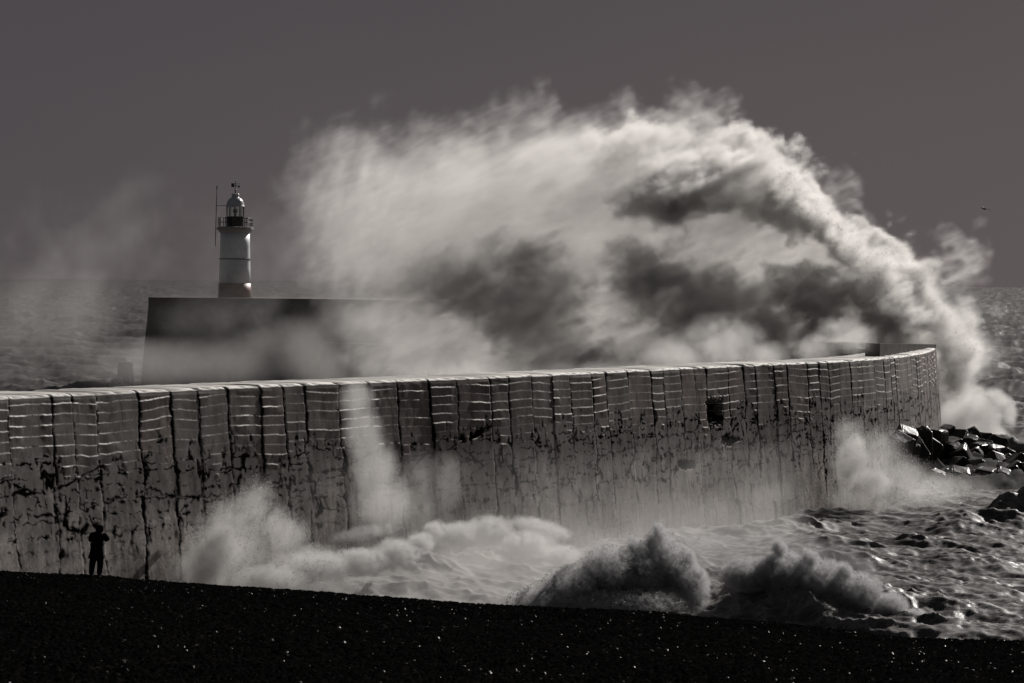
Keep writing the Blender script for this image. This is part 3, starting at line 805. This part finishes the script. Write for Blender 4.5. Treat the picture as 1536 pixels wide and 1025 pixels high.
# ------------------------------------------------------------------ gull
gp = W(1476, 313.5, 290)
bv = [(-.30, 0, .02, .012), (-.18, 0, .0, .05), (0, 0, 0, .085), (.16, 0, .02, .06), (.25, 0, .035, .042), (.31, 0, .03, .012)]
gull = skin_obj('gull', bv, [(i, i + 1) for i in range(5)], M_BIRD, None, 2, 2)
gull.location = gp; gull.rotation_euler = (math.radians(-14), math.radians(-12), math.radians(205)); tag(gull, 'small dark gull gliding in the open sky right of the spray', 'bird')
for s_ in (-1, 1):
    bm = bmesh.new(); L0 = []
    for y, x0, x1, z in ((.05, -.10, .13, .03), (.3, -.05, .16, .11), (.52, -.10, .10, .12), (.74, -.26, -.16, .07)):
        L0.append([bm.verts.new((x0, s_ * y, z)), bm.verts.new(((x0 + x1) / 2, s_ * y, z + .018)), bm.verts.new((x1, s_ * y, z)), bm.verts.new(((x0 + x1) / 2, s_ * y, z - .012))])
    for a, b in zip(L0, L0[1:]):
        for i in range(4): bm.faces.new((a[i], a[(i + 1) % 4], b[(i + 1) % 4], b[i]))
    bm.faces.new(L0[0]); bm.faces.new(L0[-1]); bmesh.ops.recalc_face_normals(bm, faces=bm.faces)
    bm_obj('wing', bm, M_BIRD, gull, True)
#VOLUMES
# ------------------------------------------------------------------ spray, mist and broken water (real volumes on voxel grids)
def volume(name, lo, hi, dens, mat, label, cat):
    nx, ny, nz = dens.shape
    me = bpy.data.meshes.new(name); me.vertices.add(dens.size)
    co = np.empty((dens.size, 3), np.float32); co[:] = lo; co[-1] = hi
    me.vertices.foreach_set('co', co.ravel()); del co
    attr(me, 'dens', dens)
    ob = link(name, me); tag(ob, label, cat, None, 'stuff')
    g = bpy.data.node_groups.new(name, 'GeometryNodeTree')
    g.interface.new_socket('Geometry', in_out='INPUT', socket_type='NodeSocketGeometry')
    g.interface.new_socket('Geometry', in_out='OUTPUT', socket_type='NodeSocketGeometry')
    N, L = g.nodes, g.links
    gi, go, pos = N.new('NodeGroupInput'), N.new('NodeGroupOutput'), N.new('GeometryNodeInputPosition')
    ma = N.new('ShaderNodeVectorMath'); ma.operation = 'MULTIPLY_ADD'
    sc = [(m - 1) / (b - a) for m, a, b in zip((nx, ny, nz), lo, hi)]
    ma.inputs[1].default_value = sc; ma.inputs[2].default_value = [-a * k for a, k in zip(lo, sc)]
    L.new(pos.outputs[0], ma.inputs[0])
    sep = N.new('ShaderNodeSeparateXYZ'); L.new(ma.outputs[0], sep.inputs[0])
    ii = []
    for k in range(3):
        q = N.new('FunctionNodeFloatToInt'); q.rounding_mode = 'ROUND'; L.new(sep.outputs[k], q.inputs[0]); ii.append(q.outputs[0])

    def im(op, a, b):
        m = N.new('FunctionNodeIntegerMath'); m.operation = op; L.new(a, m.inputs[0])
        if isinstance(b, int): m.inputs[1].default_value = b
        else: L.new(b, m.inputs[1])
        return m.outputs[0]
    idx = im('ADD', im('MULTIPLY', im('ADD', im('MULTIPLY', ii[0], ny), ii[1]), nz), ii[2])
    at = N.new('GeometryNodeInputNamedAttribute'); at.data_type = 'FLOAT'; at.inputs[0].default_value = 'dens'
    si = N.new('GeometryNodeSampleIndex'); si.data_type = 'FLOAT'; si.domain = 'POINT'
    L.new(gi.outputs[0], si.inputs['Geometry']); L.new(at.outputs[0], si.inputs['Value']); L.new(idx, si.inputs['Index'])
    vc = N.new('GeometryNodeVolumeCube'); L.new(si.outputs[0], vc.inputs['Density'])
    vc.inputs['Min'].default_value = lo; vc.inputs['Max'].default_value = hi
    for k, v in zip('XYZ', (nx, ny, nz)): vc.inputs['Resolution ' + k].default_value = v
    st = N.new('GeometryNodeSetMaterial'); st.inputs['Material'].default_value = mat
    L.new(vc.outputs[0], st.inputs[0]); L.new(st.outputs[0], go.inputs[0])
    ob.modifiers.new('Volume', 'NODES').node_group = g
    return ob


class Field:
    """a voxel box; lobes are ellipsoids whose centre is given by photo pixel and depth"""
    def __init__(s, x0, x1, d0, d1, z0, z1, vox, dref=None):
        dref = dref or (d0 + d1) / 2
        s.lo = (W(x0, 500, dref).x, d0, z0); s.hi = (W(x1, 500, dref).x, d1, z1); s.vox = vox
        s.shape = tuple(int(math.ceil((b - a) / vox)) + 1 for a, b in zip(s.lo, s.hi))
        s.hi = tuple(a + (n - 1) * vox for a, n in zip(s.lo, s.shape))
        s.X, s.Y, s.Z = [np.linspace(a, b, n, dtype=np.float32).reshape([-1 if i == k else 1 for i in range(3)]) for k, (a, b, n) in enumerate(zip(s.lo, s.hi, s.shape))]
        s.wx = s.wy = s.wz = 0

    def q(s, x, y, D, rx, ry, rd, ang=0, skew=0):
        """normalised radius of a lobe; ang turns it in the view plane (degrees, anticlockwise), rd is metres in depth"""
        c = W(x, y, D); k = D / F; a = math.radians(ang)
        X, Z = s.X - c.x + s.wx, s.Z - c.z + s.wz; Y = s.Y - D + s.wy
        X = X + skew * Y
        p = X * math.cos(a) + Z * math.sin(a); t = -X * math.sin(a) + Z * math.cos(a)
        return np.sqrt((p / (rx * k)) ** 2 + (t / (ry * k)) ** 2 + (Y / rd) ** 2)

    def lobes(s, items, hard=1.0):
        E = np.zeros(s.shape, np.float32)
        for it in items:
            amp = it[7] if len(it) > 7 else 1
            E = np.maximum(E, amp * np.clip((1 - s.q(*it[:6], ang=it[6] if len(it) > 6 else 0)) * hard, 0, 1))
        return E

    def n(s, lo, hi, slope, seed, A=None):
        return fft3(s.shape, s.vox, lo, hi, slope, seed, A)

    def fade(s, m=.06):
        """let nothing touch the sides of the box"""
        o = 1
        for k, n in enumerate(s.shape):
            t = np.linspace(0, 1, n); e = sm(0, m, t) * sm(1, 1 - m, t)
            if k == 2: e = sm(1, 1 - m, t)
            o = o * e.reshape([-1 if i == k else 1 for i in range(3)]).astype(np.float32)
        return o


def done(fld, name, d, mat, label, cat):
    d = d.astype(np.float32) * fld.fade(); d[d < .004] = 0
    return volume(name, fld.lo, fld.hi, d, mat, label, cat)


def droplet_mat():
    m, nt, p = new_mat('water_drops'); L = nt.links
    o = nt.nodes['Material Output']; t = nd(nt, 'ShaderNodeBsdfTranslucent'); t.inputs[0].default_value = (.8, .79, .77, 1)
    p.inputs['Base Color'].default_value = (.35, .345, .34, 1); p.inputs['Roughness'].default_value = .4
    x = nd(nt, 'ShaderNodeMixShader'); x.inputs[0].default_value = .5; L.new(p.outputs[0], x.inputs[1]); L.new(t.outputs[0], x.inputs[2]); L.new(x.outputs[0], o.inputs['Surface'])
    return m


M_DROP = droplet_mat()


def droplets(parent, fld, d, dlo, dhi, n, r0_, r1_, seed):
    """flung drops and clots of water in the thin outer parts of a volume"""
    rng = np.random.default_rng(seed)
    wgt = np.where((d > dlo) & (d < dhi), 1.0, 0).ravel(); k = np.flatnonzero(wgt)
    if len(k) == 0: return
    k = rng.choice(k, n); ix, iy, iz = np.unravel_index(k, fld.shape)
    P = np.stack([fld.lo[0] + ix * fld.vox, fld.lo[1] + iy * fld.vox, fld.lo[2] + iz * fld.vox], 1) + rng.uniform(-.5, .5, (n, 3)) * fld.vox
    r = r0_ + (r1_ - r0_) * rng.random(n) ** 4
    T = np.array([(1, 1, 1), (1, -1, -1), (-1, 1, -1), (-1, -1, 1)]) / 1.7
    q = rng.normal(size=(n, 4)); q /= np.linalg.norm(q, axis=1)[:, None]; a, b, c_, e = q.T
    Rm = np.stack([1 - 2 * (c_ * c_ + e * e), 2 * (b * c_ - e * a), 2 * (b * e + c_ * a), 2 * (b * c_ + e * a), 1 - 2 * (b * b + e * e), 2 * (c_ * e - b * a), 2 * (b * e - c_ * a), 2 * (c_ * e + b * a), 1 - 2 * (b * b + c_ * c_)], 1).reshape(n, 3, 3)
    V = P[:, None, :] + r[:, None, None] * np.einsum('nij,kj->nki', Rm, T) * rng.uniform(.6, 1.4, (n, 4, 1))
    tri = (np.array([(0, 1, 2), (0, 3, 1), (0, 2, 3), (1, 3, 2)])[None] + 4 * np.arange(n)[:, None, None]).reshape(-1)
    me = bpy.data.meshes.new('droplets'); me.vertices.add(n * 4); me.vertices.foreach_set('co', V.reshape(-1).astype(np.float32))
    me.loops.add(n * 12); me.loops.foreach_set('vertex_index', tri.astype(np.int32)); me.polygons.add(n * 4); me.polygons.foreach_set('loop_start', (np.arange(n * 4) * 3).astype(np.int32))
    me.update(calc_edges=True); me.validate()
    o = link('droplets', me, M_DROP, parent); o['kind'] = 'stuff'


SPLASH = vol_mat('splash_air', (.80, .79, .78), 1.0, .35)
ROLL = vol_mat('churned_foam', (.70, .695, .69), 1.0, .25)
SPRAY = vol_mat('spray_air', (.93, .915, .90), 1.0, .35)
MIST = vol_mat('mist_air', (.92, .90, .885), 1.0, .3)
FOAM = vol_mat('foam_air', (.60, .60, .61), 1.0, .2)


def plume():
    f = Field(395, 1490, 236, 276, 1.0, 31.5, .17, 258)
    D = 255
    fl = f.n(14, 1.0, 3.4, 1); f.wx, f.wz, f.wy = fl * 1.1, np.roll(fl, 37, 0) * 1.1, np.roll(fl, 71, 1) * 1.1
    thin = f.lobes([(640, 340, D, 240, 165, 15), (850, 300, D, 210, 135, 14), (975, 278, D, 160, 105, 13), (1115, 322, D, 165, 110, 13, -28), (1235, 412, D, 150, 92, 12, -38),
                    (1348, 492, D - 4, 112, 90, 10, -60), (1425, 555, D - 8, 70, 130, 10), (660, 510, D + 2, 180, 100, 14), (900, 470, D, 300, 140, 15), (1150, 480, D, 220, 110, 13),
                    (775, 190, D, 60, 75, 7, 30, .55), (1020, 190, D, 80, 42, 8, 12), (520, 300, D, 130, 120, 12, 0, .6), (1430, 400, D - 4, 55, 25, 4, -12, .8), (1270, 300, D, 40, 22, 5, -25, .6)], 2.2)
    f.wx = f.wx * .6; f.wz = f.wz * .6
    DARK = [(735, 430, 150, 62, 10, -6), (810, 495, 120, 60, 9, -30), (870, 535, 100, 40, 8, -20), (1050, 278, 125, 38, 9, 6), (1060, 462, 125, 58, 9, -36), (1150, 510, 90, 55, 8, -30),
            (1335, 450, 85, 58, 9, -48), (1392, 505, 30, 66, 6, 10), (1215, 448, 85, 36, 7, -18), (1175, 305, 80, 24, 8, -28), (1265, 365, 66, 26, 8, -40), (1325, 410, 50, 30, 8, -48), (965, 425, 45, 60, 7, 0)]
    thick = f.lobes([(x, y, D - 7, rx * 1.3, ry * 1.3, rd * 1.2, a, .95 if x > 1100 and y < 500 or y < 300 else .47) for x, y, rx, ry, rd, a in DARK] + [(1200, 290, D - 3, 80, 22, 6, -38), (1300, 365, D - 4, 80, 24, 6, -42), (1440, 540, D - 9, 32, 110, 6, 4, .5), (1130, 235, D + 2, 110, 34, 7, -22, .7), (960, 215, D + 3, 120, 30, 7, 8, .5)], 1.25)
    carve = f.lobes([(x, y, D - 18, rx * 1.15, ry * 1.1, 13, a) for x, y, rx, ry, rd, a in DARK], 1.25)
    A = streak((1, 0, .40), 4.0); n1 = f.n(9, .4, 3.0, 2, A); n2 = f.n(3.5, .2, 2.5, 3); n3 = f.n(10, .4, 2.9, 4, streak((.3, 0, 1), 3.0)); n4 = f.n(2.0, .17, 2.0, 6, streak((1, 0, .45), 4))
    Xn = (f.X - f.lo[0]) / (f.hi[0] - f.lo[0]); left = sm(.45, .05, Xn); right = sm(.55, .85, Xn)
    nn = n1 * (1 - .7 * left) + n3 * .7 * left
    rt_ = np.sqrt(thin)
    e1 = np.clip(thin + (.20 * nn + .07 * n2 + (.10 + .10 * right) * n4) * rt_ - .10, 0, 1)
    e2 = np.clip(thick + (.28 * n1 + .22 * n2 + .20 * n4) * np.sqrt(thick) - .12, 0, 1)
    d = .10 * e1 ** 1.2 * np.exp(.42 * nn + .26 * n4) * (1 - .38 * left) * (1 - .92 * np.clip(carve * 1.3 + .16 * n1 * np.sqrt(carve), 0, 1)) + 2.6 * e2 ** 1.3
    o = done(f, 'spray_plume', d, SPRAY, 'towering plume of sunlit spray bursting over the sea wall', 'spray')
    droplets(o, f, d * (right > .35), .5, 9, 40000, .02, .06, 1)


def billow():
    f = Field(560, 1340, 188, 206, 5.0, 12.5, .17, 197)
    D = 197
    fr_ = f.lobes([(1085, 515, D, 80, 55, 5), (1020, 535, D, 65, 36, 4.5), (1145, 535, D, 50, 30, 4.5), (1275, 505, D + 3, 62, 32, 4, -20), (1225, 525, D, 45, 26, 4), (900, 560, D, 120, 24, 5, 0, .6), (700, 565, D, 150, 36, 6, 0, .6)], 1.15)
    n1 = f.n(5, .4, 2.9, 91); n2 = f.n(1.8, .2, 2.4, 92)
    n3 = f.n(3, .2, 2.3, 93, streak((.5, 0, 1), 3)); e = np.clip(fr_ + (.30 * n1 + .22 * n2 + .16 * n3) * np.sqrt(fr_) - .1, 0, 1)
    done(f, 'spray_billow', .20 * e ** 1.2, SPRAY, 'low bright billow of spray just behind the top of the wall', 'spray')


def drift():
    f = Field(-60, 700, 280, 470, .5, 31, .8, 375)
    n1 = f.n(36, 2.0, 3.2, 11, streak((.5, 0, 1), 2.5)); n2 = f.n(12, 1.6, 2.8, 12)
    px_ = CX + F * f.X / f.Y
    top = 5 * n1
    e = sm(30, 13, f.Z - 1.6 * n1) * sm(700, 520, px_) * (.75 + .5 * sm(250, 30, px_) + .5 * np.exp(-((px_ - 480) / 110) ** 2))
    e = e * sm(335, 385, f.Y) * sm(470, 445, f.Y) * np.exp(.5 * n1 + .25 * n2)
    low_ = f.lobes([(230, 545, 350, 120, 55, 30), (330, 545, 345, 130, 60, 30), (470, 535, 340, 120, 62, 30, -35), (540, 490, 345, 90, 60, 30), (380, 520, 345, 110, 50, 30, 0, .7), (60, 480, 350, 230, 110, 40, -10, .38), (330, 475, 345, 240, 80, 40, 0, .34)], 1.2)
    e = .22 * e + 1.25 * np.clip(low_ + .3 * n1 * np.sqrt(low_) - .08, 0, 1)
    done(f, 'drifting_spray', .0095 * e, MIST, 'veil of windblown spray drifting round the lighthouse pier', 'spray')


def wall_mist():
    """spindrift and fine mist lying along the foot of the wall"""
    f = Field(250, 1560, 124, 212, -.5, 6.5, .34, 180)
    X2, Y2 = np.broadcast_arrays(f.X[:, :, 0], f.Y[:, :, 0]); wd = wall_dist(X2.astype(np.float32), Y2.astype(np.float32))[:, :, None]
    n1 = f.n(16, 1.0, 3.2, 21, streak((1, .4, .1), 3)); n2 = f.n(5, .7, 2.8, 22)
    px_ = CX + F * f.X / f.Y
    h = (1.1 + .35 * n1 + 1.6 * np.exp(-np.abs(wd - 2) / 3.0)).clip(.3)
    e = np.exp(-np.maximum(f.Z, 0) / h) * sm(330, 520, px_) * sm(1250, 1130, px_) * sm(.3, 1.2, wd) * sm(34, 16, wd)
    d = .026 * e * np.exp(.7 * n1 + .3 * n2)
    d = d * sm(6.4, 4.5, f.Z)
    done(f, 'low_spindrift', d, MIST, 'low veil of white spindrift blowing along the foot of the sea wall', 'spray')


def fall():
    f = Field(470, 690, 132, 150, -.2, 9.6, .11, 140)
    n1 = f.n(3.5, .25, 3.0, 31, streak((.12, 0, 1), 4)); n2 = f.n(2, .25, 2.8, 32)
    E = f.lobes([(535, 600, 140.4, 34, 40, 1.6), (545, 650, 140.2, 38, 75, 1.5, 10), (560, 705, 139.9, 46, 75, 1.7, 8), (575, 755, 139.6, 62, 55, 2.0), (640, 730, 143, 60, 70, 1.3, 0, .45), (690, 720, 146, 60, 60, 1.0, 0, .4)], 1.8)
    e = np.clip(E + .22 * n1 * np.sqrt(E) + .12 * n2 * np.sqrt(E) - .1, 0, 1)
    done(f, 'falling_spray', .42 * e ** 1.2, SPLASH, 'column of white water pouring down the face of the sea wall', 'spray')


def splash_left():
    f = Field(240, 660, 126, 138, -.2, 6.2, .08, 131)
    n1 = f.n(2.2, .2, 2.9, 41, streak((.5, 0, 1), 2)); n2 = f.n(.9, .16, 2.5, 42)
    D = 130.5
    E = f.lobes([(345, 830, D, 85, 75, 2.6), (380, 765, D, 40, 60, 1.6, -15), (350, 790, D, 55, 60, 1.9), (420, 800, D, 60, 45, 1.8, -35), (300, 860, D, 60, 50, 2), (450, 850, D, 90, 45, 2.4), (410, 880, D - 1, 150, 30, 2.5)], 1.6)
    n3 = f.n(.5, .1, 1.6, 43)
    e = np.clip(E + (.24 * n1 + .16 * n2 + .12 * n3) * np.sqrt(E) - .12, 0, 1)
    Q = f.lobes([(310, 855, 129.5, 40, 50, 1.6, 15), (335, 820, 129.8, 34, 44, 1.4, 20), (400, 868, 129.2, 70, 26, 1.5)], 1.5); qd = np.clip(Q + (.2 * n1 + .2 * n2) * np.sqrt(Q) - .1, 0, 1)
    d = .45 * e ** 1.2 + 2.0 * qd ** 1.3
    o = done(f, 'wall_splash', d, SPLASH, 'burst of spray thrown up against the near end of the sea wall', 'spray')
    droplets(o, f, d, .02, .25, 24000, .008, .028, 2)


def rolling():
    f = Field(430, 900, 128.5, 152, -.2, 4.2, .085, 142)
    n1 = f.n(2.0, .2, 2.8, 51); n2 = f.n(.8, .18, 2.5, 52)
    G = f.lobes([(690, 803, 146, 42, 24, 1.5), (735, 800, 147, 48, 30, 1.6), (790, 818, 146, 48, 25, 1.5), (840, 832, 145, 36, 18, 1.3), (655, 800, 146, 25, 22, 1.2), (810, 792, 148, 60, 16, 1.3, -15, .7),
                 (480, 850, 131.5, 55, 26, 1.5), (540, 843, 132.5, 50, 25, 1.4), (595, 830, 134, 42, 27, 1.3), (630, 815, 135.5, 26, 20, 1.1), (545, 800, 137.5, 60, 14, 1.0, 10, .6)], 1.5)
    n3 = f.n(.5, .1, 1.6, 53)
    nb = np.abs(f.n(.9, .18, 2.4, 54)); g = np.clip(G + (.28 * n2 + .2 * n1 + .28 * (.75 - nb) + .2 * n3) * np.sqrt(G) - .12, 0, 1)
    o = done(f, 'rolling_foam', 3.5 * g ** 1.2, ROLL, 'smaller breaker of rolling foam between the wall and the beach', 'breaking wave')
    droplets(o, f, g, .01, .2, 16000, .008, .026, 3)


def breaker():
    f = Field(760, 1420, 118, 131, -.3, 4.5, .058, 124)
    n1 = f.n(1.6, .16, 2.7, 61, streak((.5, 0, -1), 1.6)); n2 = f.n(.65, .15, 2.3, 62); nb = np.abs(f.n(.9, .18, 2.4, 63))
    G = f.lobes([(815, 905, 121.5, 60, 30, 2.0), (865, 890, 122, 62, 46, 2.2), (915, 870, 122.5, 55, 56, 2.2), (955, 868, 123, 50, 56, 2.2, 15), (1000, 850, 123.5, 42, 62, 1.9, 25), (1035, 878, 123, 34, 46, 1.6, 20), (900, 905, 121.3, 140, 30, 2.0), (992, 806, 123.5, 13, 30, .9, 20), (952, 824, 123, 13, 26, .9, 10), (1034, 838, 123.2, 12, 26, .8, 25), (905, 842, 122.6, 14, 22, .9), (860, 862, 122.2, 14, 18, .8)], 1.5)
    H = f.lobes([(1125, 862, 126.5, 52, 30, 1.7), (1175, 862, 126.5, 52, 40, 1.9), (1232, 876, 126, 52, 42, 1.9), (1288, 893, 125, 44, 38, 1.7), (1335, 910, 124, 32, 24, 1.3), (1370, 922, 123, 24, 10, .9), (1170, 826, 126.5, 14, 22, .9, 15), (1216, 838, 126, 14, 20, .9, 20), (1268, 858, 125.4, 13, 20, .8, 25)], 1.6)
    K = f.lobes([(1060, 815, 127.5, 120, 34, 2.0, -12), (1200, 825, 128, 130, 36, 2.0, -14), (1290, 850, 127.5, 70, 30, 1.7, -35)], 1.2)
    E = np.maximum(G, H)
    n3 = f.n(.4, .07, 1.5, 64); n4 = f.n(1.2, .1, 2.4, 65, streak((.55, 0, -1), 2.5))
    e = np.clip(E + (.30 * n2 + .26 * n4 + .34 * (.75 - nb) + .22 * n3) * np.sqrt(E) - .10, 0, 1)
    k = np.clip(K + (.2 * n1 + .1 * n2) * np.sqrt(K) - .08, 0, 1)
    d = 9.0 * e ** 1.3 + .20 * k
    o = done(f, 'breaking_wave', d, FOAM, 'large breaking wave of clumped white water just off the beach', 'breaking wave')
    droplets(o, f, e, .01, .12, 55000, .009, .028, 4)


def splash_right():
    f = Field(1215, 1545, 176, 206, -.2, 6.6, .15, 187)
    n1 = f.n(3, .4, 2.9, 71, streak((.8, 0, 1), 2)); n2 = f.n(1.4, .3, 2.5, 72)
    E = f.lobes([(1285, 690, 184.5, 48, 75, 2.2, 8), (1270, 650, 185, 26, 34, 1.5), (1320, 680, 185, 48, 50, 2.0, -30), (1350, 720, 187, 70, 45, 2.8, -20), (1400, 735, 190, 70, 28, 3), (1300, 750, 184, 70, 26, 2.5)], 1.7)
    K = f.lobes([(1440, 738, 198, 130, 34, 6), (1330, 752, 184, 140, 22, 5), (1380, 722, 190, 80, 34, 3)], 1.2)
    n3 = f.n(.8, .16, 1.6, 73); e = np.clip(E + (.24 * n1 + .14 * n2 + .1 * n3) * np.sqrt(E) - .12, 0, 1); k = np.clip(K + .2 * n1 * np.sqrt(K), 0, 1)
    Q = f.lobes([(1272, 705, 183.4, 22, 50, 1.6), (1285, 680, 183.4, 20, 34, 1.3), (1310, 725, 183.5, 34, 26, 1.5)], 1.5); qd = np.clip(Q + (.2 * n1 + .2 * n2) * np.sqrt(Q) - .1, 0, 1)
    o = done(f, 'end_splash', .24 * e ** 1.2 + .035 * k + 1.6 * qd ** 1.3, SPLASH, 'burst of spray against the wall beside the armour blocks', 'spray')
    droplets(o, f, e, .02, .3, 14000, .012, .036, 5)


def curl():
    f = Field(1390, 1545, 226, 246, 0, 8, .16, 236)
    n1 = f.n(3, .4, 2.9, 81); n2 = f.n(1.2, .32, 2.5, 82)
    E = f.lobes([(1430, 635, 236, 40, 40, 3), (1465, 620, 236, 45, 38, 3), (1500, 600, 235, 26, 16, 2.2, -30), (1515, 622, 234, 13, 22, 1.6), (1490, 650, 235, 36, 20, 2.4, -35), (1440, 655, 237, 55, 20, 3)], 1.8)
    e = np.clip(E + .2 * n1 * np.sqrt(E) + .14 * n2 * np.sqrt(E) - .1, 0, 1)
    done(f, 'curling_foam', .8 * e, SPLASH, 'curling white wave crest breaking beyond the end of the wall', 'breaking wave')


for fn in (plume, billow, drift, wall_mist, fall, splash_left, rolling, breaker, splash_right, curl): fn()

# ------------------------------------------------------------------ render settings
c = scene.cycles
c.use_denoising = True; c.volume_step_rate = 2.0; c.volume_max_steps = 300; c.volume_bounces = 3
c.max_bounces = 6; c.diffuse_bounces = 2; c.glossy_bounces = 2; c.transparent_max_bounces = 8; c.sample_clamp_indirect = 4
vs = scene.view_settings; vs.view_transform = 'Standard'; vs.look = 'None'; vs.exposure = 0; vs.gamma = 1
print('script', time.time() - T0)
